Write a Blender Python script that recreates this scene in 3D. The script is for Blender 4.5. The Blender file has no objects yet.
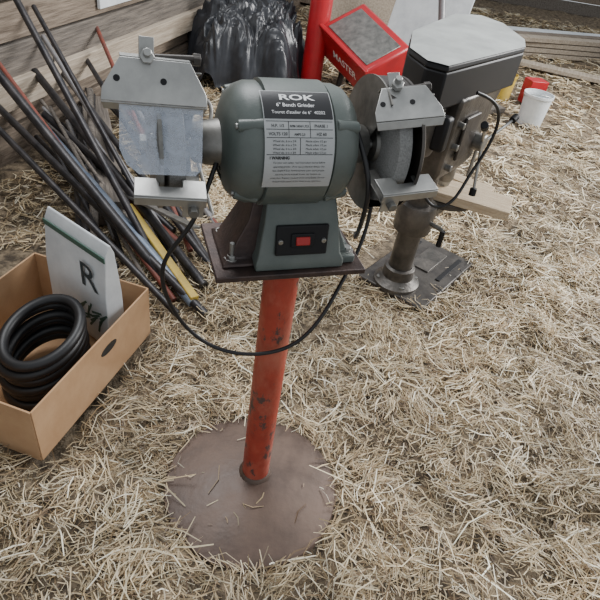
import bpy, bmesh, math, random
import numpy as np
from mathutils import Vector, Matrix, noise
random.seed(4); rng=np.random.default_rng(7)
S=bpy.context.scene; COL=S.collection
pi=math.pi

# ---------------------------------------------------------------- materials
def mat(name,c,rough=.6,metal=0,scale=8,c2=None,bump=0,bscale=40,stretch=(1,1,1),detail=6,thr=(.35,.65),spec=.5,rvar=0):
    m=bpy.data.materials.new(name); m.use_nodes=True
    nt=m.node_tree; N=nt.nodes; L=nt.links; b=N['Principled BSDF']
    b.inputs['Base Color'].default_value=(*c,1); b.inputs['Roughness'].default_value=rough
    b.inputs['Metallic'].default_value=metal
    b.inputs['Specular IOR Level'].default_value=spec
    if c2 is not None or bump:
        tc=N.new('ShaderNodeTexCoord'); mp=N.new('ShaderNodeMapping'); mp.inputs['Scale'].default_value=stretch
        L.new(tc.outputs['Object'],mp.inputs['Vector'])
    if c2 is not None:
        n=N.new('ShaderNodeTexNoise'); n.inputs['Scale'].default_value=scale; n.inputs['Detail'].default_value=detail; n.inputs['Roughness'].default_value=.65
        L.new(mp.outputs[0],n.inputs['Vector'])
        r=N.new('ShaderNodeValToRGB'); r.color_ramp.elements[0].position=thr[0]; r.color_ramp.elements[1].position=thr[1]
        r.color_ramp.elements[0].color=(*c,1); r.color_ramp.elements[1].color=(*c2,1)
        L.new(n.outputs['Fac'],r.inputs['Fac']); L.new(r.outputs[0],b.inputs['Base Color'])
        if rvar:
            q=N.new('ShaderNodeMapRange'); q.inputs[1].default_value=.3; q.inputs[2].default_value=.7; q.inputs[3].default_value=rough; q.inputs[4].default_value=rough+rvar
            L.new(n.outputs['Fac'],q.inputs[0]); L.new(q.outputs[0],b.inputs['Roughness'])
    if bump:
        n2=N.new('ShaderNodeTexNoise'); n2.inputs['Scale'].default_value=bscale; n2.inputs['Detail'].default_value=8
        L.new(mp.outputs[0],n2.inputs['Vector'])
        bp=N.new('ShaderNodeBump'); bp.inputs['Strength'].default_value=bump; bp.inputs['Distance'].default_value=.01
        L.new(n2.outputs['Fac'],bp.inputs['Height']); L.new(bp.outputs[0],b.inputs['Normal'])
    return m
M=dict(
 motor=mat('grey_green_enamel',(.075,.092,.084),.33,0,c2=(.115,.132,.12),scale=9,bump=.05,bscale=300,rvar=.15),
 post=mat('orange_red_paint',(.40,.055,.032),.42,0,c2=(.28,.036,.024),scale=14,bump=.1,bscale=60),
 rust=mat('rusty_steel',(.060,.040,.031),.36,.3,c2=(.135,.090,.068),scale=7,bump=.08,bscale=60,rvar=.25,detail=12,thr=(.32,.66)),
 plate=mat('plate_steel',(.040,.030,.030),.42,.5,c2=(.095,.062,.052),scale=14,bump=.1,bscale=120),
 silver=mat('galvanized_steel',(.30,.30,.29),.32,.85,c2=(.46,.46,.44),scale=9,bump=.05,bscale=60,rvar=.2),
 dull=mat('dull_grey_steel',(.14,.14,.13),.45,.7,c2=(.27,.26,.24),scale=18,bump=.1),
 black=mat('black_plastic',(.010,.010,.011),.5,spec=.25),
 cable=mat('black_rubber',(.010,.010,.011),.45),
 dark=mat('dark_iron',(.035,.03,.028),.45,.5,c2=(.09,.08,.07),scale=12,bump=.15),
 iron=mat('worn_cast_iron',(.045,.042,.038),.42,.5,c2=(.14,.125,.11),scale=9,bump=.2,bscale=60),
 lid=mat('lid_grey',(.42,.44,.42),.42,0,c2=(.28,.29,.28),scale=6,bump=.05),
 abras=mat('abrasive_wheel',(.16,.16,.155),.9,0,c2=(.26,.26,.25),scale=300,bump=.3,bscale=600),
 wood=mat('weathered_wood',(.12,.092,.068),.85,0,c2=(.27,.215,.165),scale=6,stretch=(9,.7,9),bump=.5,bscale=12),
 woodL=mat('pale_plank',(.30,.24,.18),.85,0,c2=(.48,.41,.32),scale=6,stretch=(9,.7,9),bump=.4,bscale=12),
 woodG=mat('grey_plank',(.09,.078,.068),.85,0,c2=(.21,.18,.15),scale=6,stretch=(9,.7,9),bump=.5,bscale=12),
 woodB=mat('block_wood',(.44,.33,.21),.8,0,c2=(.60,.49,.35),scale=8,stretch=(1,8,8),bump=.3),
 white=mat('white_paint',(.74,.77,.78),.6,0,c2=(.55,.58,.60),scale=5,bump=.1),
 card=mat('cardboard',(.40,.235,.12),.85,0,c2=(.48,.30,.165),scale=7,bump=.1),
 tarp=mat('black_plastic_sheet',(.014,.015,.018),.30,0,c2=(.032,.034,.04),scale=6,bump=.25,bscale=18),
 red=mat('red_enamel',(.46,.015,.022),.32,0,c2=(.33,.012,.018),scale=6,bump=.03),
 redswitch=mat('red_rocker',(.34,.012,.010),.35),
 yellow=mat('yellow_paint',(.60,.42,.06),.5,0,c2=(.40,.29,.08),scale=9,bump=.05),
 pipe=mat('dark_pipe',(.02,.02,.023),.4,.5,c2=(.06,.055,.055),scale=15,bump=.1),
 pipeg=mat('grey_pipe',(.22,.22,.23),.45,.6,c2=(.34,.33,.33),scale=15,bump=.1),
 blue=mat('blue_grey_pipe',(.13,.17,.24),.4,.4,c2=(.24,.28,.34),scale=15,bump=.1),
 piper=mat('rust_red_pipe',(.22,.05,.03),.6,.2,c2=(.12,.05,.04),scale=15,bump=.1),
 label=mat('label_silver',(.40,.41,.41),.45,.2), labelk=mat('label_black',(.015,.015,.017),.35),
 ink=mat('ink',(.02,.02,.02),.5), inkw=mat('white_ink',(.8,.8,.8),.5), green=mat('green_print',(.06,.13,.10),.6), tealink=mat('dark_teal_ink',(.03,.05,.06),.5))
m=bpy.data.materials.new('scratched_clear_plastic'); m.use_nodes=True; nt=m.node_tree; N=nt.nodes; L=nt.links
b=N['Principled BSDF']; b.inputs['Base Color'].default_value=(.60,.66,.76,1); b.inputs['Roughness'].default_value=.10
n=N.new('ShaderNodeTexNoise'); n.inputs['Scale'].default_value=8; n.inputs['Detail'].default_value=3; r=N.new('ShaderNodeMapRange'); r.inputs[1].default_value=.35; r.inputs[2].default_value=.65; r.inputs[3].default_value=.26; r.inputs[4].default_value=.40
L.new(n.outputs['Fac'],r.inputs[0]); L.new(r.outputs[0],b.inputs['Alpha']); M['clear']=m
m=M['post']; nt=m.node_tree; N=nt.nodes; L=nt.links; b=N['Principled BSDF']
old=b.inputs['Base Color'].links[0].from_socket
tc=N.new('ShaderNodeTexCoord')
mp=N.new('ShaderNodeMapping'); mp.inputs['Scale'].default_value=(1,1,.55); L.new(tc.outputs['Object'],mp.inputs[0])
def wear(src,scale,lo,hi,col,seed):
    n=N.new('ShaderNodeTexNoise'); n.noise_dimensions='4D'; n.inputs['W'].default_value=seed; n.inputs['Scale'].default_value=scale; n.inputs['Detail'].default_value=10; n.inputs['Roughness'].default_value=.72
    L.new(mp.outputs[0],n.inputs['Vector']); r=N.new('ShaderNodeValToRGB'); r.color_ramp.elements[0].position=lo; r.color_ramp.elements[1].position=hi
    L.new(n.outputs['Fac'],r.inputs[0]); mx=N.new('ShaderNodeMix'); mx.data_type='RGBA'; L.new(r.outputs[0],mx.inputs[0]); L.new(src,mx.inputs[6]); mx.inputs[7].default_value=(*col,1); return mx.outputs[2]
s_=wear(old,9,.46,.66,(.42,.13,.085),2.0)
s_=wear(s_,20,.555,.585,(.085,.05,.045),5.0)
L.new(s_,b.inputs['Base Color'])
m=bpy.data.materials.new('straw'); m.use_nodes=True; nt=m.node_tree; N=nt.nodes; L=nt.links; b=N['Principled BSDF']
a=N.new('ShaderNodeAttribute'); a.attribute_name='Col'; L.new(a.outputs['Color'],b.inputs['Base Color']); b.inputs['Roughness'].default_value=.45; M['straw']=m
M['ground']=mat('trampled_straw_and_dirt',(.060,.045,.030),.95,0,c2=(.26,.20,.13),scale=22,bump=1,bscale=90,detail=10,thr=(.38,.62))

# ---------------------------------------------------------------- helpers
def empty(name,loc=(0,0,0),rz=0):
    e=bpy.data.objects.new(name,None); e.location=loc; e.rotation_euler=(0,0,rz); e.empty_display_size=.05; COL.objects.link(e); return e
def add(name,me,mt,par=None,loc=(0,0,0),rot=(0,0,0),smooth=False,bevel=0,seg=2):
    if isinstance(me,bmesh.types.BMesh):
        bm=me; bmesh.ops.recalc_face_normals(bm,faces=bm.faces[:]); me=bpy.data.meshes.new(name); bm.to_mesh(me); bm.free()
    o=bpy.data.objects.new(name,me); COL.objects.link(o)
    if mt is not None: me.materials.append(M[mt])
    o.location=loc; o.rotation_euler=rot
    if par: o.parent=par
    if smooth:
        for p in me.polygons: p.use_smooth=True
    if bevel:
        md=o.modifiers.new('b','BEVEL'); md.width=bevel; md.segments=seg; md.limit_method='ANGLE'; md.angle_limit=math.radians(35)
        for p in me.polygons: p.use_smooth=True
        me.set_sharp_from_angle(angle=math.radians(40))
    return o
def box(name,c,s,mt,par=None,rot=(0,0,0),bevel=.002):
    bm=bmesh.new(); bmesh.ops.create_cube(bm,size=1)
    for v in bm.verts: v.co=Vector((v.co.x*s[0],v.co.y*s[1],v.co.z*s[2]))
    return add(name,bm,mt,par,c,rot,bevel=bevel)
def prism(name,pts,z0,z1,mt,par=None,loc=(0,0,0),rot=(0,0,0),bevel=.002,taper=1):
    bm=bmesh.new(); cx=sum(p[0] for p in pts)/len(pts); cy=sum(p[1] for p in pts)/len(pts)
    a=[bm.verts.new((p[0],p[1],z0)) for p in pts]
    b=[bm.verts.new((cx+(p[0]-cx)*taper,cy+(p[1]-cy)*taper,z1)) for p in pts]
    bm.faces.new(a); bm.faces.new(b)
    for i in range(len(pts)):
        j=(i+1)%len(pts); bm.faces.new((a[i],a[j],b[j],b[i]))
    return add(name,bm,mt,par,loc,rot,bevel=bevel)
def lathe(name,prof,mt,par=None,loc=(0,0,0),axis='Z',n=48,a0=0,a1=2*pi,rot=None):
    bm=bmesh.new(); full=abs(a1-a0-2*pi)<1e-4; k=n if full else n+1; rings=[]
    for (r,z) in prof:
        ring=[]
        for i in range(k):
            t=a0+(a1-a0)*i/n
            if axis=='Z': co=(r*math.cos(t),r*math.sin(t),z)
            else: co=(z,r*math.cos(t),r*math.sin(t))
            ring.append(bm.verts.new(co))
        rings.append(ring)
    for q in range(len(rings)-1):
        for i in range(k if full else k-1):
            j=(i+1)%k
            bm.faces.new((rings[q][i],rings[q][j],rings[q+1][j],rings[q+1][i]))
    bmesh.ops.remove_doubles(bm,verts=bm.verts[:],dist=1e-6)
    o=add(name,bm,mt,par,loc,rot or (0,0,0),smooth=True); o.data.set_sharp_from_angle(angle=math.radians(38)); return o
def rod(name,a,b,r,mt,par=None,n=20,r2=None,bev=0):
    a=Vector(a);b=Vector(b);d=b-a;h=d.length; r2=r if r2 is None else r2
    e=min(r,r2)*.12
    o=lathe(name,[(0,0),(r-e,0),(r,e),(r2,h-e),(r2-e,h),(0,h)],mt,par,a,'Z',n)
    o.rotation_mode='QUATERNION'; o.rotation_quaternion=Vector((0,0,1)).rotation_difference(d); return o
def tube(name,pts,r,mt,par=None,cyc=False,res=10):
    c=bpy.data.curves.new(name,'CURVE'); c.dimensions='3D'; c.bevel_depth=r; c.bevel_resolution=3; c.resolution_u=res
    s=c.splines.new('NURBS'); s.points.add(len(pts)-1)
    for i,p in enumerate(pts): s.points[i].co=(*p,1)
    s.order_u=4; s.use_endpoint_u=not cyc; s.use_cyclic_u=cyc; c.materials.append(M[mt])
    c.use_fill_caps=True
    o=bpy.data.objects.new(name,c); COL.objects.link(o)
    dg=bpy.context.evaluated_depsgraph_get(); me=bpy.data.meshes.new_from_object(o.evaluated_get(dg)); 
    bpy.data.objects.remove(o)
    o=bpy.data.objects.new(name,me); COL.objects.link(o); o.parent=par
    for p in me.polygons: p.use_smooth=True
    return o
def textmesh(body,size,bold=0,align='LEFT',sx=1):
    c=bpy.data.curves.new('t','FONT'); c.body=body; c.size=size; c.align_x=align; c.offset=bold; c.resolution_u=3
    o=bpy.data.objects.new('t',c); COL.objects.link(o)
    dg=bpy.context.evaluated_depsgraph_get(); dg.update(); me=bpy.data.meshes.new_from_object(o.evaluated_get(dg)); bpy.data.objects.remove(o)
    me.materials.clear()
    for v in me.vertices: v.co.x*=sx
    return me
def bolt(name,c,mt,par,r=.009,h=.007,rot=(0,0,0)):
    pts=[(r*math.cos(i*pi/3),r*math.sin(i*pi/3)) for i in range(6)]
    return prism(name,pts,0,h,mt,par,c,rot,bevel=.001)
def loft(name,secs,mt,par,bevel=.004):
    bm=bmesh.new(); rs=[]
    for (z,x0,x1,y0,y1) in secs: rs.append([bm.verts.new(c) for c in ((x0,y0,z),(x1,y0,z),(x1,y1,z),(x0,y1,z))])
    bm.faces.new(rs[0]); bm.faces.new(rs[-1])
    for a,b in zip(rs,rs[1:]):
        for i in range(4): bm.faces.new((a[i],a[(i+1)%4],b[(i+1)%4],b[i]))
    return add(name,bm,mt,par,bevel=bevel,seg=3)

# ---------------------------------------------------------------- ground
DP=(.45,1.08)
def H(x,y):
    x=np.asarray(x,float); y=np.asarray(y,float)
    h=.020*np.sin(5.3*x+1.7*np.sin(3.1*y+.4))*np.cos(4.7*y+1.3*np.sin(4.1*x))+.018*np.sin(13*x+2*np.sin(7*y))*np.sin(11*y+2.1*np.sin(9*x+1))+.011*np.sin(29*x+3*np.sin(17*y))*np.sin(31*y+2*np.sin(23*x))
    f=np.clip((np.hypot(x,y+.02)-.23)/.12,0,1)
    f2=np.clip((np.hypot(x-.52,y-1.18)-.3)/.2,0,1)
    return h*np.minimum(f,f2)
xs=np.concatenate([np.linspace(-5,-1.2,40,endpoint=False),np.linspace(-1.2,2,240,endpoint=False),np.linspace(2,9,60)])
ys=np.concatenate([np.linspace(-2.5,-.8,20,endpoint=False),np.linspace(-.8,2.4,240,endpoint=False),np.linspace(2.4,11,90)])
X,Y=np.meshgrid(xs,ys); Z=H(X,Y)
V=np.stack([X.ravel(),Y.ravel(),Z.ravel()],1); nx=len(xs);ny=len(ys)
ii=np.arange((ny-1)*nx).reshape(ny-1,nx)[:,:-1].ravel()
Fc=np.stack([ii,ii+1,ii+nx+1,ii+nx],1)
me=bpy.data.meshes.new('floor'); me.from_pydata(V.tolist(),[],Fc.tolist()); FLOOR=add('floor',me,'ground',smooth=True)

def straw(n,xr,yr,Lr,wr,zr,pal=0,clump=0):
    if clump:
        nc=n//clump; cx=rng.uniform(*xr,nc); cy=rng.uniform(*yr,nc); ca=rng.uniform(0,pi,nc); cz=rng.uniform(0,.026,nc)
        idx=rng.integers(0,nc,n); x=cx[idx]+rng.normal(0,.028,n); y=cy[idx]+rng.normal(0,.028,n)
        az=ca[idx]+rng.normal(0,.38,n); extra=cz[idx]
    else:
        x=rng.uniform(*xr,n); y=rng.uniform(*yr,n); extra=0
        az=2.2*np.sin(2.3*x+1.1*y)+1.6*np.cos(3.1*y-1.9*x)+rng.normal(0,1.1,n)
    L=rng.uniform(*Lr,n)*rng.choice([1,1,1,.5,1.4],n); w=rng.uniform(*wr,n)
    z=H(x,y)+np.abs(rng.normal(0,zr,n))+.002+extra
    tilt=rng.normal(0,.17,n)
    return x,y,z,L,w,az,tilt,np.full(n,pal)
def build(groups,name):
    P=[];C=[]
    for (x,y,z,L,w,az,tilt,pal) in groups:
        k=(np.hypot(x,y+.03)>.240)|(rng.random(len(x))<.010)
        # thinner cover in irregular patches
        thin=.5+.5*np.sin(6.1*x+2.4*np.sin(4.3*y+1))*np.sin(5.2*y+1.9*np.sin(5*x))
        k&=(rng.random(len(x))<np.clip(1.25-thin*.75,0,1))
        k&=~(np.hypot(x,y)<.06)
        k&=~((np.abs((x-.46)*.84-(y-1.24)*.55)<.17)&(np.abs((x-.55)*.55+(y-1.23)*.84)<.27))
        k&=~((np.abs((x+.759)*.978+(y-.281)*-.208)<.25)&(np.abs((x+.759)*.208+(y-.281)*.978)<.32))
        k&=(x>-1.72+.19*y)
        x,y,z,L,w,az,tilt,pal=[q[k] for q in (x,y,z,L,w,az,tilt,pal)]; n=len(x)
        rr=np.hypot(x,y+.03); ond=rr<.240
        z=np.where(ond,.043-.022*(rr/.245)**2,z); tilt=np.where(ond,0,tilt)
        dx=np.cos(az)*np.cos(tilt);dy=np.sin(az)*np.cos(tilt);dz=np.sin(tilt)
        bend=rng.normal(0,.12,n)*L; roll=rng.uniform(-.9,.9,n)
        px=-np.sin(az);py=np.cos(az)
        pts=[]
        for t in (-.5,0,.5):
            cx=x+dx*L*t+px*(bend if t==0 else 0); cy=y+dy*L*t+py*(bend if t==0 else 0)
            cz=np.maximum(z+dz*L*t+(np.abs(bend)*.3 if t==0 else 0),H(cx,cy)+.001)
            for s in (-.5,.5):
                ww=w*s*(.7 if t!=0 else 1)
                pts.append(np.stack([cx+px*ww*np.cos(roll),cy+py*ww*np.cos(roll),cz+ww*np.sin(roll)],1))
        P.append(np.stack(pts,1))
        base=np.array([[.55,.43,.26],[.40,.30,.17],[.66,.56,.38],[.27,.185,.10],[.80,.74,.58],[.14,.09,.05],[.48,.40,.28]])
        pr=[.24,.20,.18,.14,.06,.11,.07] if pal[0]==0 else [.28,.10,.36,.03,.15,.01,.07]
        idx=rng.choice(7,n,p=pr); c=base[idx]*rng.uniform(.8,1.15,(n,1))
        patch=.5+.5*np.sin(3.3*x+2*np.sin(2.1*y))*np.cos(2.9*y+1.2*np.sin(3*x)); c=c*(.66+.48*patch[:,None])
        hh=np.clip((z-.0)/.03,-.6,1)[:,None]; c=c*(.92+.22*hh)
        C.append(c)
    P=np.concatenate(P);C=np.clip(np.concatenate(C),0,1);n=len(P)
    co=P.reshape(-1,3); b0=np.arange(n)*6
    f=np.stack([np.stack([b0,b0+1,b0+3,b0+2],1),np.stack([b0+2,b0+3,b0+5,b0+4],1)],1).reshape(-1,4)
    me=bpy.data.meshes.new(name); me.vertices.add(len(co)); me.vertices.foreach_set('co',co.ravel().astype(np.float32))
    me.loops.add(f.size); me.loops.foreach_set('vertex_index',f.ravel().astype(np.int32))
    me.polygons.add(len(f)); me.polygons.foreach_set('loop_start',(np.arange(len(f))*4).astype(np.int32))
    me.update(calc_edges=True)
    at=me.color_attributes.new('Col','FLOAT_COLOR','POINT')
    cc=np.ones((n,6,4),np.float32); cc[:,:,:3]=C[:,None,:]; at.data.foreach_set('color',cc.ravel())
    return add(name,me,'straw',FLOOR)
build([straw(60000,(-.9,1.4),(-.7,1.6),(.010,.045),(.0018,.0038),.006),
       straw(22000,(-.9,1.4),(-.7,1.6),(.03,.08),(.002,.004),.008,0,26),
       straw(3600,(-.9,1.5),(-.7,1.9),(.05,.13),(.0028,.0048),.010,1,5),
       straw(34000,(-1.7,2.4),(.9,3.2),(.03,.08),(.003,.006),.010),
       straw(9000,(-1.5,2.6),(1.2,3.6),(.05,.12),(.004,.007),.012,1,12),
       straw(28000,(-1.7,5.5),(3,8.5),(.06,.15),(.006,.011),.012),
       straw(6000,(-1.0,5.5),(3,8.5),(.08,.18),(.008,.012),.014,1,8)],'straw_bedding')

# ---------------------------------------------------------------- pedestal stand
st=empty('grinder_pedestal_stand',(0,0,0))
lathe('disc_base',[(0,.025),(.10,.020),(.243,.004),(.247,.008),(.242,.014),(.20,.023),(.13,.034),(.06,.042),(0,.045)],'rust',st,(-.004,-.03,0),n=96)
lathe('weld_collar',[(.037,.036),(.048,.040),(.045,.048),(.0385,.054)],'rust',st,n=32)
lathe('post_tube',[(.0380,.030),(.0380,.790),(.033,.790)],'post',st,n=40)
box('mounting_plate',(-.01,.02,.800),(.305,.20,.012),'plate',st,(0,0,math.radians(22)),.002)
box('plate_gusset',(0,0,.767),(.11,.008,.055),'plate',st,(0,0,math.radians(22)),.001)

# ---------------------------------------------------------------- bench grinder
g=empty('bench_grinder',(-.01,.02,.8062),math.radians(22))
AZ=.224; R=.110; XM=-.018
prof=[(0,-.124),(.035,-.124),(.06,-.121),(.085,-.111),(.099,-.096),(.105,-.080),(.1055,-.060),(.1025,-.0585),(.1025,-.056),(.110,-.0545),(.110,.0545),(.1025,.056),(.1025,.0585),(.1055,.060),(.105,.079),(.099,.095),(.085,.109),(.06,.117),(.035,.120),(0,.120)]
prof=[(r,z+XM) for r,z in prof]
lathe('motor_housing',prof,'motor',g,(0,0,AZ),'X',72)
for sx in (-1,1):
    for k,a in enumerate((50,140,225,315)):
        a=math.radians(a)
        rod('tie_bolt_lug',(XM+sx*.062,.100*math.cos(a),AZ+.100*math.sin(a)),(XM+sx*.104,.091*math.cos(a),AZ+.091*math.sin(a)),.011,'motor',g,14)
        rod('tie_bolt',(XM+sx*.103,.091*math.cos(a),AZ+.091*math.sin(a)),(XM+sx*.109,.091*math.cos(a),AZ+.091*math.sin(a)),.005,'silver',g,10)
    for k in range(5):
        rod('vent_slot',(XM+sx*.1205,-.03,AZ-.05+.016*k),(XM+sx*.1205,.03,AZ-.05+.016*k),.0045,'black',g,8)
loft('base_casting',[(0,-.075,.105,-.088,.08),(.018,-.075,.105,-.088,.08),(.03,-.07,.098,-.082,.072),(.10,-.062,.085,-.074,.06),(.16,-.055,.075,-.05,.05)],'motor',g)
loft('left_foot_bracket',[(0,-.135,-.072,-.07,.07),(.006,-.135,-.072,-.07,.07),(.012,-.125,-.07,-.055,.055),(.09,-.085,-.058,-.045,.045),(.15,-.075,-.05,-.04,.04)],'plate',g,.003)
loft('right_foot',[(0,.10,.135,-.075,.06),(.016,.10,.135,-.075,.06),(.022,.095,.12,-.06,.05),(.08,.08,.095,-.05,.04)],'motor',g,.003)
ra=math.radians(-9)
box('switch_panel',(.012,-.0815,.066),(.104,.008,.062),'black',g,(ra,0,0),.003)
box('switch_bezel',(.012,-.0865,.068),(.046,.005,.028),'black',g,(ra,0,0),.002)
box('rocker_switch',(.012,-.0895,.068),(.028,.006,.017),'redswitch',g,(math.radians(-16),0,0),.002)
for dx in (-.043,.043): rod('panel_screw',(.012+dx,-.082,.066),(.012+dx,-.0885,.065),.005,'silver',g,12)
for (x,y) in ((-.115,-.05),(-.115,.05),(.123,-.055)):
    lathe('washer',[(0,0),(.013,0),(.013,.003),(0,.003)],'silver',g,(x,y,.008 if x<0 else .017),n=20)
    bolt('bolt_head',(x,y,.011 if x<0 else .02),'silver',g)
rod('bolt_shank',(-.115,-.05,.01),(-.115,-.05,.045),.005,'silver',g,12)
th0=math.radians(28); s0=-.024
def wrap(me,u0,w0,off):
    for v in me.vertices:
        u=v.co.x+u0; w=v.co.y+w0; r=R+off; t=th0+w/R
        v.co=Vector((s0+u*.97,-r*math.cos(t),AZ+r*math.sin(t)))
def patch(name,u0,u1,w0,w1,off,mt):
    bm=bmesh.new(); n=24; A=[];B=[]
    for i in range(n+1):
        w=w0+(w1-w0)*i/n; t=th0+w/R; r=R+off
        A.append(bm.verts.new((s0+u0*.97,-r*math.cos(t),AZ+r*math.sin(t)))); B.append(bm.verts.new((s0+u1*.97,-r*math.cos(t),AZ+r*math.sin(t))))
    for i in range(n): bm.faces.new((A[i],B[i],B[i+1],A[i+1]))
    return add(name,bm,mt,g,smooth=True)
patch('label_panel',-.062,.062,-.086,.084,.0010,'label')
patch('label_header',-.0605,.0605,.030,.0825,.0014,'labelk')
for w in (.026,.013,0.0,-.0265): patch('label_rule',-.059,.059,w-.0005,w+.0005,.0014,'ink')
for u,w0,w1 in ((-.02,0,.026),(.018,0,.026),(0,-.0265,0)): patch('label_rule',u-.0005,u+.0005,w0,w1,.0014,'ink')
def ltext(t,size,u,w,mt,bold=0,align='CENTER',sx=1):
    me=textmesh(t,size,bold,align,sx); wrap(me,u,w,.0018); add('label_text',me,mt,g)
ltext('ROK',.016,0,.064,'inkw',.0004,sx=1.9)
ltext('6" Bench Grinder',.0095,-.004,.051,'inkw',.0001)
ltext("Touret d'atelier de 6\"  40202",.008,0,.0385,'inkw',0)
for i,(a,b_,c) in enumerate((('H.P. 1/2','RPM 3450/1,725','PHASE 1'),('VOLTS 120','AMPS 2.5','HZ 60'))):
    w=.0165-.013*i
    ltext(a,.0068,-.039,w,'ink',.0001); ltext(b_,.0050,-.001,w,'ink',.0001); ltext(c,.0068,.038,w,'ink',.0001)
for j in range(4):
    ltext('Wheel dia. 6 in x 3/4',.0048,-.028,-.007-.006*j,'ink'); ltext('Meule arbre 1/2 po',.0048,.028,-.007-.006*j,'ink')
ltext('! WARNING',.0065,-.036,-.034,'ink',.0003)
for j in range(6): ltext(['For your own safety, read instruction manual before','operating grinder. Wear eye protection always. Use','face shield if dust. Avertissement: pour votre propre','securite, lire le manuel. Porter des lunettes de','protection. Replace cracked wheel immediately. Do not','exceed rated speed of the wheel in any operation.'][j],.0044,0,-.041-.0068*j,'ink')

for sx,nm in ((-1,'left'),(1,'right')):
    xo=-.222 if sx<0 else .172
    Rg=.120 if sx>0 else .108; Rw=Rg-.013
    rod(nm+'_arbor_housing',(XM+sx*.115,0,AZ),(xo-sx*.034,0,AZ),.042,'dull',g,28,r2=.034)
    rod(nm+'_shaft',(XM+sx*.12,0,AZ),(xo+sx*.047,0,AZ),.009,'silver',g,16)
    lathe(nm+'_abrasive_wheel',[(0,-.014),(Rw-.003,-.014),(Rw,-.012),(Rw,.012),(Rw-.003,.014),(0,.014)],'abras',g,(xo,0,AZ),'X',56)
    lathe(nm+'_flange',[(0,-.02),(.03,-.02),(.034,-.014)],'dull',g,(xo,0,AZ),'X',32)
    a0=math.radians(-110); a1=math.radians(118)
    gm='dull' if sx<0 else 'dark'
    lathe(nm+'_guard_band',[(Rg,-.028),(Rg+.002,-.028),(Rg+.002,.028),(Rg,.028),(Rg,-.028)],gm,g,(xo,0,AZ),'X',48,a0,a1)
    lathe(nm+'_guard_inner_cheek',[(.0,-sx*.031),(Rg+.004,-sx*.031),(Rg+.004,-sx*.028),(0,-sx*.028)],'dull',g,(xo,0,AZ),'X',48,math.radians(-125),math.radians(125))
    lathe(nm+'_guard_outer_cover',[(0,sx*.040),(.05,sx*.040),(.06,sx*.034),(Rg-.006,sx*.034),(Rg+.003,sx*.028),(Rg+.003,sx*.022)],gm,g,(xo,0,AZ),'X',56)
    bolt(nm+'_arbor_nut',(xo+sx*.040,0,AZ),'silver',g,.014,.012,(0,sx*pi/2,0))
    for a in (30,150,270):
        a=math.radians(a); rod(nm+'_cover_screw',(xo+sx*.034,.08*math.cos(a),AZ+.08*math.sin(a)),(xo+sx*.038,.08*math.cos(a),AZ+.08*math.sin(a)),.005,'silver',g,10)
    if sx<0:
        br=empty(nm+'_shield_assembly',(-.25,-.062,AZ+.118)); br.rotation_euler=(math.radians(64),math.radians(3),0)
    else:
        br=empty(nm+'_shield_assembly',(.172,-.068,AZ+.100)); br.rotation_euler=(math.radians(36),math.radians(-8),math.radians(-4))
    br.parent=g
    k=1 if sx<0 else .80
    prism(nm+'_shield_bracket',[(-.078*k,-.028),(.078*k,-.028),(.076*k,-.010),(.052*k,.034),(-.050*k,.034),(-.076*k,-.010)],0,.0025,'silver',br,bevel=.0008)
    prism(nm+'_bracket_lower_fold',[(-.078*k,0),(.078*k,0),(.074*k,-.014),(-.074*k,-.014)],0,.0025,'silver',br,loc=(0,-.028,.0),rot=(math.radians(50),0,0),bevel=.0008)
    prism(nm+'_bracket_top_flange',[(-.05*k,0),(.052*k,0),(.052*k,.020),(-.05*k,.020)],0,.0025,'silver',br,loc=(0,.034,.0),rot=(math.radians(-70),0,0),bevel=.0008)
    for q in (-.055*k,.012*k):
        lathe(nm+'_bracket_hole',[(0,.0),(.0048,.0),(.0048,.0008),(0,.0008)],'black',br,(q,.004,.0026),n=20)
    rod(nm+'_wing_bolt',(-.012,.034,-.02),(-.012,.040,.022),.006,'silver',br,12)
    bolt(nm+'_hex_nut',(-.012,.036,.004),'silver',br,.011,.009)
    box(nm+'_pivot_tab',(-.012,.050,-.002),(.022,.030,.003),'silver',br,(math.radians(15),0,0),.0008)
    rod(nm+'_pivot_rod',(.0,.040,-.014),(.068*k,.044,-.014),.005,'dark',br,12)
    bolt(nm+'_rod_nut',(.058*k,.043,-.018),'dark',br,.010,.012,(0,pi/2,0))
    box(nm+'_mount_arm',(.060*k,.022,-.035),(.020,.003,.055),'dull',br,(0,0,0),.0008)
    if sx<0:
        prism(nm+'_eye_shield',[(-.044,-.118),(-.026,-.132),(.060,-.132),(.070,-.122),(.072,-.015),(-.052,-.015),(-.054,-.095)],-.003,-.0005,'clear',br,bevel=.0005)
    tr=empty(nm+'_tool_rest_assembly',(-.235 if sx<0 else .182,-.118,AZ-.028)); tr.parent=g; tr.rotation_euler=(math.radians(14),math.radians(-3*sx),math.radians(4*sx))
    prism(nm+'_tool_rest',[(-.056,-.020),(.056,-.020),(.056,.022),(.018,.022),(.018,.004),(-.018,.004),(-.018,.022),(-.056,.022)],0,.0035,'silver',tr,bevel=.001)
    box(nm+'_rest_lip',(0,-.0205,-.007),(.112,.003,.016),'silver',tr,bevel=.001)
    ux=-sx*.036
    box(nm+'_rest_arm',(ux,.03,-.024),(.028,.09,.004),'dull',tr,bevel=.001)
    box(nm+'_rest_upright',(ux,-.019,-.020),(.034,.004,.036),'silver',tr,bevel=.001)
    prism(nm+'_rest_gusset',[(0,0),(.045,0),(.040,-.018),(.006,-.034)],0,.003,'silver',tr,loc=(ux+sx*.018,-.014,.0),rot=(pi/2,0,pi/2),bevel=.0008)
    bolt(nm+'_rest_bolt',(ux,-.021,-.020),'dull',tr,.009,.012,(pi/2,0,0))
gi=(Matrix.Translation((-.01,.02,.8062))@Matrix.Rotation(math.radians(22),4,'Z')).inverted()
def W(pts): return [tuple(gi@Vector(p)) for p in pts]
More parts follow.
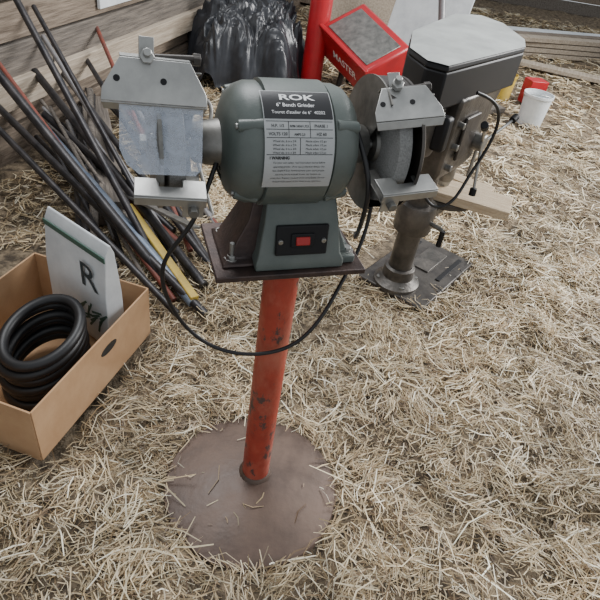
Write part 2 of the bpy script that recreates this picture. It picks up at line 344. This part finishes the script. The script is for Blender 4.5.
tube('power_cord',W([(-.13,-.02,1.03),(-.135,-.07,1.01),(-.145,-.10,.96),(-.17,-.11,.89),(-.222,-.11,.82),(-.230,-.1,.74),(-.195,-.08,.63),(-.125,-.07,.565),(-.044,-.06,.553),(.045,-.05,.583),(.098,-.02,.65),(.13,.04,.72),(.165,.12,.78),(.17,.15,.86),(.16,.13,.96),(.14,.10,1.03)]),.0044,'cable',g)
tube('switch_cord',W([(.08,.03,1.10),(.11,-.01,1.06),(.140,-.03,1.0),(.140,-.02,.93),(.14,.02,.86),(.140,.07,.82),(.145,.13,.80)]),.0048,'cable',g)

# ---------------------------------------------------------------- drill press
dp=empty('drill_press',(*DP,0),math.radians(-33))
box('cast_base',(.02,.17,.022),(.33,.52,.03),'dark',dp,bevel=.006)
for x in (-.09,.13): box('base_t_slot',(x,.27,.0385),(.022,.24,.006),'black',dp,bevel=.001)
box('base_rib',(.02,.27,.039),(.10,.2,.008),'iron',dp,bevel=.002)
lathe('column_flange',[(.10,.03),(.10,.05),(.085,.06),(.068,.075),(.066,.12),(.052,.125)],'iron',dp,n=40)
for a in range(4):
    t=a*pi/2+.78; bolt('flange_bolt',(.082*math.cos(t),.082*math.sin(t),.05),'dull',dp,.012,.014)
rod('column',(0,0,.03),(0,0,.9),.050,'iron',dp,36)
lathe('table_collar',[(.05,-.06),(.075,-.06),(.078,-.05),(.078,.05),(.075,.06),(.05,.06)],'iron',dp,(0,0,.37),n=36)
loft('table_arm',[(.325,-.035,.035,.05,.20),(.36,-.05,.05,.05,.24),(.385,-.05,.05,.05,.26)],'iron',dp)
rod('table_crank',(.05,0,.37),(.14,-.02,.37),.009,'dull',dp,12); rod('crank_handle',(.14,-.02,.37),(.14,-.02,.30),.011,'black',dp,12)
prism('table',[(.15*math.cos(i*pi/16),.24+.15*math.sin(i*pi/16)) for i in range(32)],.385,.41,'dark',dp,bevel=.003)
box('wood_block',(.12,.22,.43),(.34,.16,.038),'woodB',dp,(0,0,.30),.003)
box('wood_block_small',(.06,.33,.43),(.22,.07,.034),'woodB',dp,(0,0,.1),.003)
loft('head_casting',[(.56,-.06,.06,-.07,.16),(.60,-.075,.075,-.08,.22),(.80,-.08,.08,-.08,.26),(.88,-.09,.09,-.09,.27)],'iron',dp,.012)
box('head_side_plate',(.086,.06,.72),(.012,.12,.16),'dark',dp,bevel=.004)
for z in (.62,.70,.78): rod('head_bolt',(.07,-.03,z),(.098,-.03,z),.012,'dull',dp,12)
lathe('spindle_quill',[(0,.0),(.03,0),(.036,.01),(.036,.10),(.045,.11),(.045,.16)],'dull',dp,(0,.20,.47),n=28)
lathe('chuck',[(0,-.07),(.012,-.07),(.022,-.05),(.030,-.02),(.030,.0),(.024,.01),(.0,.01)],'silver',dp,(0,.20,.465+.02),n=28)
rod('feed_hub',(.075,.16,.68),(.125,.16,.68),.032,'dull',dp,24)
for k in range(3):
    t=k*2*pi/3+.4; a=(.115,.16,.68); b_=(.15,.16+.17*math.cos(t),.68+.17*math.sin(t))
    rod('feed_handle',a,b_,.006,'silver',dp,10); rod('handle_knob',b_,(b_[0]+.003,b_[1]+.03*math.cos(t),b_[2]+.03*math.sin(t)),.014,'black',dp,14)
rod('depth_stop',(.09,.20,.52),(.09,.20,.70),.007,'silver',dp,10)
lathe('drive_motor',[(0,0),(.05,0),(.073,.01),(.08,.03),(.08,.17),(.073,.19),(.03,.20),(0,.2)],'iron',dp,(-.02,-.165,.68),n=36)
box('motor_mount',(-.01,-.10,.78),(.10,.05,.12),'iron',dp,bevel=.004)
box('motor_capacitor',(.075,-.165,.78),(.05,.05,.12),'black',dp,bevel=.012)
dinv=(Matrix.Translation((*DP,0))@Matrix.Rotation(math.radians(-33),4,'Z')).inverted()
lid=[(.375,.84),(.71,1.29),(.735,1.42),(.70,1.68),(.62,1.78),(.50,1.72),(.285,1.24),(.262,.99),(.31,.865)]
ll=[tuple((dinv@Vector((x,y,0)))[:2]) for x,y in lid]
prism('belt_cover_body',ll,.865,.985,'black',dp,bevel=.006)
prism('belt_cover_rim',ll,.9855,1.006,'black',dp,bevel=.006,taper=.985)
prism('belt_cover_top_panel',ll,1.0065,1.013,'lid',dp,bevel=.004,taper=.86)
def Wd(pts): return [tuple(dinv@Vector(p)) for p in pts]
tube('drill_cord',Wd([(.52,1.0,.90),(.60,1.03,.88),(.66,1.10,.80),(.64,1.08,.68),(.60,1.06,.58),(.56,.98,.50),(.50,.98,.46),(.44,.98,.50),(.38,.93,.62),(.36,.91,.70)]),.006,'cable',dp)

# ---------------------------------------------------------------- cardboard box and contents
cb=empty('cardboard_box',(-.759,.281,.012),math.radians(-12))
hx,hy,hh=.225,.30,.205
box('box_bottom',(0,0,.003),(2*hx,2*hy,.006),'card',cb,bevel=.001)
box('box_side_right',(hx,0,hh/2),(.006,2*hy,hh),'card',cb,bevel=.001)
box('box_side_left',(-hx,0,hh/2),(.006,2*hy,hh),'card',cb,bevel=.001)
box('box_end_far',(0,hy,hh/2),(2*hx,.006,hh),'card',cb,bevel=.001)
box('box_end_near',(0,-hy,hh/2),(2*hx,.006,hh),'card',cb,bevel=.001)
lathe('hand_hole',[(0,0),(.02,0),(.02,.0012),(0,.0012)],'ink',cb,(hx+.003,.05,.14),n=28,rot=(0,pi/2,0)).scale=(.8,2.1,1)
bk=empty('printed_sack',(-.675,.495,.02),math.radians(-32))
loft('sack_body',[(0,-.16,.15,-.03,.02),(.03,-.165,.155,-.04,.03),(.25,-.165,.155,-.038,.025),(.40,-.16,.152,-.022,.012),(.43,-.16,.152,-.006,.0)],'white',bk,.008)
box('sack_top_band',(-.004,-.027,.385),(.312,.004,.022),'green',bk,(math.radians(6),0,0),.001)
def flat(body,size,x,z,y,mt,par,sx=1,bold=.002):
    me=textmesh(body,size,bold,'CENTER',sx); add('lettering',me,mt,par,(x,y,z),(pi/2,0,0))
flat('R',.135,.075,.245,-.0405,'tealink',bk,1.15,.0005)
random.seed(11)
for k in range(16):
    box('printed_leaf',(.0+.009*k,-.0405,.10+.018*(k%4)),(.008,.001,.055),'green',bk,(0,math.radians(15+11*(k%6)),0),0)
hs=empty('coiled_rubber_hose',(-.715,.24,.02),0)
for k in range(6):
    z=.04+.032*k; rr=.118-.008*(k%2)
    tube('hose_coil',[(rr*math.cos(t)+.008*math.sin(3*k),rr*1.25*math.sin(t),z+.025*math.sin(t+.5)) for t in [2*pi*i/14 for i in range(14)]],.017,'cable',hs,cyc=True)

# ---------------------------------------------------------------- wall left
wd=math.radians(-10.7); wl=empty('wall_left',(-1.80,.30,0),wd)
zz=-.02; k=0
hts=[.20,.17,.21,.18,.2,.19,.2,.2,.2,.2]
mts=['wood','wood','woodG','wood','woodG','woodG','wood','woodG','wood','wood']
for hgt in hts:
    y=-2.2+.4*(k%3)
    while y<9:
        Lp=3.2
        box('plank',(-.03+random.uniform(-.006,.006),y+Lp/2,zz+hgt/2),(.035,Lp-.012,hgt-.012),mts[k] ,wl,(0,random.uniform(-.02,.02),0),.003); y+=Lp
    zz+=hgt;k+=1
box('wall_backing',(-.09,3.3,1.0),(.05,11,2.0),'woodG',wl,bevel=0)
box('rub_rail',(.01,3.0,.34),(.05,9,.13),'woodL',wl,bevel=.004)
box('whitewashed_board',(.0,3.0,.80),(.02,1.5,.40),'white',wl,bevel=.003)
for y in (.6,4.6,7.0): box('stud',(.035,y,1.0),(.09,.09,2.0),'wood',wl,bevel=.004)
wb=empty('wall_back',(1.5,9.6,0))
for i in range(12): box('plank',(0,random.uniform(-.006,.006),.09+.18*i),(9,.035,.17),['woodG','wood','woodL'][i%3],wb,(0,0,0),.003)

# ---------------------------------------------------------------- pipes on left
pp=empty('pile_of_pipes_and_rods',(-.9,1.3,0))
o=Vector((-.9,1.3,0))
def P3(a,b,r,mt,nm='pipe'): rod(nm,Vector(a)-o,Vector(b)-o,r,mt,pp,14)
ends=[(-.30,.66),(-.36,.70),(-.40,.62),(-.34,.80),(-.44,.72),(-.30,.90),(-.42,.88),(-.50,.80),(-.36,1.0),(-.5,.95),(-.46,1.05),(-.56,.9)]
tops=[(-1.55,1.55,.36),(-1.52,1.75,.30),(-1.56,1.4,.42),(-1.5,1.9,.40),(-1.55,1.65,.52),(-1.46,2.1,.36),(-1.48,2.0,.55),(-1.54,1.5,.62),(-1.43,2.35,.38),(-1.48,1.95,.7),(-1.40,2.5,.5),(-1.50,1.8,.8)]
ms=['pipe','blue','pipe','pipe','piper','pipe','pipeg','pipe','pipe','pipe','piper','pipe']
rs=[.017,.022,.014,.02,.012,.016,.012,.02,.014,.012,.012,.016]
for i in range(12): P3((ends[i][0],ends[i][1],rs[i]+.01+.008*(i%4)),tops[i],rs[i],ms[i])
for i in range(9):
    P3((-.28-.045*i,1.15+.05*i,.03),(-1.28+.01*i,2.3+.06*i,.12+.05*(i%3)),.010+.003*(i%3),['pipe','piper','pipeg','pipe','pipe','blue','pipe','woodL','pipe'][i],'rod')
random.seed(21)
for i in range(24):
    a=(-.50-random.random()*.40,.75+random.random()*.6,.03+.03*random.random()); b_=(-1.43+random.random()*.14,1.5+random.random()*.8,.08+.25*random.random())
    P3(a,b_,random.choice([.009,.013,.018]),random.choice(['pipe','pipe','pipe','piper','pipeg','woodG']),'rod')
box('yellow_level',Vector((-.56,.93,.10))-o,(.034,.62,.03),'yellow',pp,(math.radians(8),0,math.radians(42)),.004)
box('angle_iron',Vector((-.78,1.22,.16))-o,(.05,1.1,.012),'dull',pp,(math.radians(-14),.3,math.radians(42)),.002)
box('dark_timber',Vector((-1.12,1.75,.09))-o,(.14,1.3,.12),'woodG',pp,(0,0,math.radians(25)),.004)
tube('bent_bar',[tuple(Vector(q)-o) for q in [(-.42,1.35,.02),(-.55,1.5,.25),(-.62,1.6,.42),(-.58,1.68,.52),(-.50,1.66,.46),(-.52,1.6,.38)]],.010,'dull',pp)

# ---------------------------------------------------------------- black tarp draped over a heap
def drape(name,loc,rx,ry,h,seed,mt):
    n=150; bm=bmesh.new(); vs=[]
    for j in range(n):
        row=[]
        for i in range(n):
            u=(i/(n-1)-.5)*2; v=(j/(n-1)-.5)*2
            a=math.atan2(v,u); r=math.hypot(u,v)
            edge=1+.10*math.sin(5*a+seed)+.06*math.sin(11*a+2*seed); d=r/edge
            q=Vector((u*2.1+seed,v*2.1,seed)); q+=Vector((noise.noise(q*1.3),noise.noise(q*1.3+Vector((9,0,0))),0))*.8
            prof=max(0,1-d**2.2)**.7 if d<1 else 0
            cr=1-abs(noise.noise(q*1.2))*2.2; cr2=1-abs(noise.noise(q*2.9))*2.4; cr3=1-abs(noise.noise(q*6.5))*2
            radial=.06*math.sin(13*a+3*noise.noise(q)*3)*min(1,d)
            z=h*prof*(.80+.16*noise.noise(q*.7))+(.08*cr+.05*cr2+.025*cr3)*min(1,prof*1.5+.12)*h*1.2+radial*h*prof
            sx_=1+.10*cr2*prof
            row.append(bm.verts.new((u*rx*sx_*.86,v*ry*.86,max(z,0)+.006)))
        vs.append(row)
    for j in range(n-1):
        for i in range(n-1):
            u=((i+.5)/(n-1)-.5)*2; v=((j+.5)/(n-1)-.5)*2; a=math.atan2(v,u)
            if math.hypot(u,v)<1.08*(1+.10*math.sin(5*a+seed)+.06*math.sin(11*a+2*seed)): bm.faces.new((vs[j][i],vs[j][i+1],vs[j+1][i+1],vs[j+1][i]))
    for v in [v for v in bm.verts if not v.link_faces]: bm.verts.remove(v)
    return add(name,bm,mt,None,loc,smooth=True)
drape('black_plastic_tarp',(-.68,3.70,.01),.56,.56,.64,5.7,'tarp')

# ---------------------------------------------------------------- red machine
rm=empty('red_utility_cart',(.09,3.60,0),math.radians(-48))
rr_=(math.radians(26),math.radians(16),0)
tl=empty('tray',(.09,.1,.35)); tl.parent=rm; tl.rotation_euler=rr_
box('cart_tray',(0,0,0),(.60,.40,.28),'red',tl,bevel=.02)
box('tray_inset',(0,-.01,.142),(.50,.30,.012),'dull',tl,bevel=.004)
me=textmesh('MASTER',.085,.001,'CENTER',1); add('lettering',me,'inkw',tl,(.02,-.2015,-.03),(pi/2,0,0))
box('tray_rim',(0,-.195,.135),(.61,.03,.03),'red',tl,(0,0,0),.006)
rod('red_leg_post',(-.24,-.12,0),(-.29,-.07,1.15),.085,'red',rm,24)
for x in (-.1,.30): rod('cart_leg',(x,.06,.0),(x,.10,.26),.025,'dark',rm,14)
rod('cart_wheel',(.34,.2,.09),(.39,.2,.09),.09,'black',rm,24); rod('cart_wheel',(-.15,.25,.09),(-.10,.25,.09),.09,'black',rm,24)

# ---------------------------------------------------------------- background clutter
def clutter(name,c,s,mt,rot): return box(name,c,s,mt,None,rot,.004)
clutter('plywood_sheet',(.80,4.9,.42),(.72,.02,.9),'white',(math.radians(-22),0,math.radians(-25)))
clutter('plywood_sheet.001',(.15,5.6,.50),(.8,.02,1.05),'woodL',(math.radians(-18),0,math.radians(8)))
lp=empty('lumber_stack',(2.6,6.3,0),math.radians(20))
for i in range(12): box('board',(random.uniform(-.1,.1),.16*(i%3)-.1,.03+.055*(i//3)),(2.4,.14,.045),['woodL','wood','white'][i%3],lp,(0,0,random.uniform(-.1,.1)),.003)
lp=empty('lumber_stack.001',(-.3,7.0,0),math.radians(-12))
for i in range(8): box('board',(random.uniform(-.1,.1),.16*(i%2)-.1,.04+.07*(i//2)),(1.2,.14,.05),['wood','woodG'][i%2],lp,(0,0,random.uniform(-.1,.1)),.003)
sf=empty('leaning_steel_pipe',(.95,4.15,0)); rod('pipe_body',(0,0,.03),(-.25,.25,1.1),.03,'pipeg',sf)
def bucket(name,loc,r,h,mt):
    e=empty(name,loc); lathe('bucket_shell',[(0,.0),(r*.85,0),(r,h),(r*1.05,h),(r*1.05,h-.02),(r*.97,h-.02),(r*.83,.01),(0,.01)],mt,e,n=32)
    tube('bail_handle',[(r*1.05*math.cos(t),-.06*math.sin(t),h-.03+r*.3*math.sin(t)) for t in [pi*i/8 for i in range(9)]],.004,'silver',e)
bucket('white_plastic_bucket',(1.62,3.62,.01),.11,.24,'white')
bucket('yellow_bucket',(1.48,4.15,.01),.09,.22,'yellow')
clutter('red_fuel_can',(1.74,4.15,.12),(.16,.13,.2),'red',(0,0,.3))
clutter('weathered_plank',(1.05,3.55,.04),(.9,.12,.04),'woodG',(0,0,math.radians(35)))
clutter('weathered_plank.001',(2.2,5.4,.05),(1.3,.16,.04),'woodL',(0,0,math.radians(-15)))

# ---------------------------------------------------------------- lights
w=bpy.data.worlds.new('World'); S.world=w; w.use_nodes=True; bg=w.node_tree.nodes['Background']; bg.inputs[0].default_value=(.90,.95,1,1); bg.inputs[1].default_value=.76
def area(name,loc,tgt,size,e,col):
    l=bpy.data.lights.new(name,'AREA'); l.shape='RECTANGLE'; l.size=size[0]; l.size_y=size[1]; l.energy=e; l.color=col
    o=bpy.data.objects.new(name,l); COL.objects.link(o); o.location=loc; o.rotation_euler=(Vector(tgt)-Vector(loc)).to_track_quat('-Z','Y').to_euler()
area('doorway_daylight',(3.8,3.0,2.6),(.3,.5,.3),(2.2,1.8),380,(1,.99,.98))
area('overhead_soft_light',(-.8,1.6,3.4),(0,.6,.3),(1.6,1.6),90,(.97,.98,1))  # unseen soft area light overhead; no roof window is modelled

# ---------------------------------------------------------------- camera
r=math.radians(9.4);p=math.radians(38)
R0=Vector((1,0,0));U0=Vector((0,math.sin(p),math.cos(p)));Fw=Vector((0,math.cos(p),-math.sin(p)))
Rr=R0*math.cos(r)+U0*math.sin(r);Uu=-R0*math.sin(r)+U0*math.cos(r)
cd=bpy.data.cameras.new('camera'); cam=bpy.data.objects.new('camera',cd); COL.objects.link(cam)
mw=Matrix.Identity(4)
for i in range(3): mw[i][0]=Rr[i]; mw[i][1]=Uu[i]; mw[i][2]=-Fw[i]
mw.translation=Vector((.047,-.963,1.44)); cam.matrix_world=mw
cd.sensor_width=36; cd.lens=36*560/600; cd.clip_start=.02; S.camera=cam
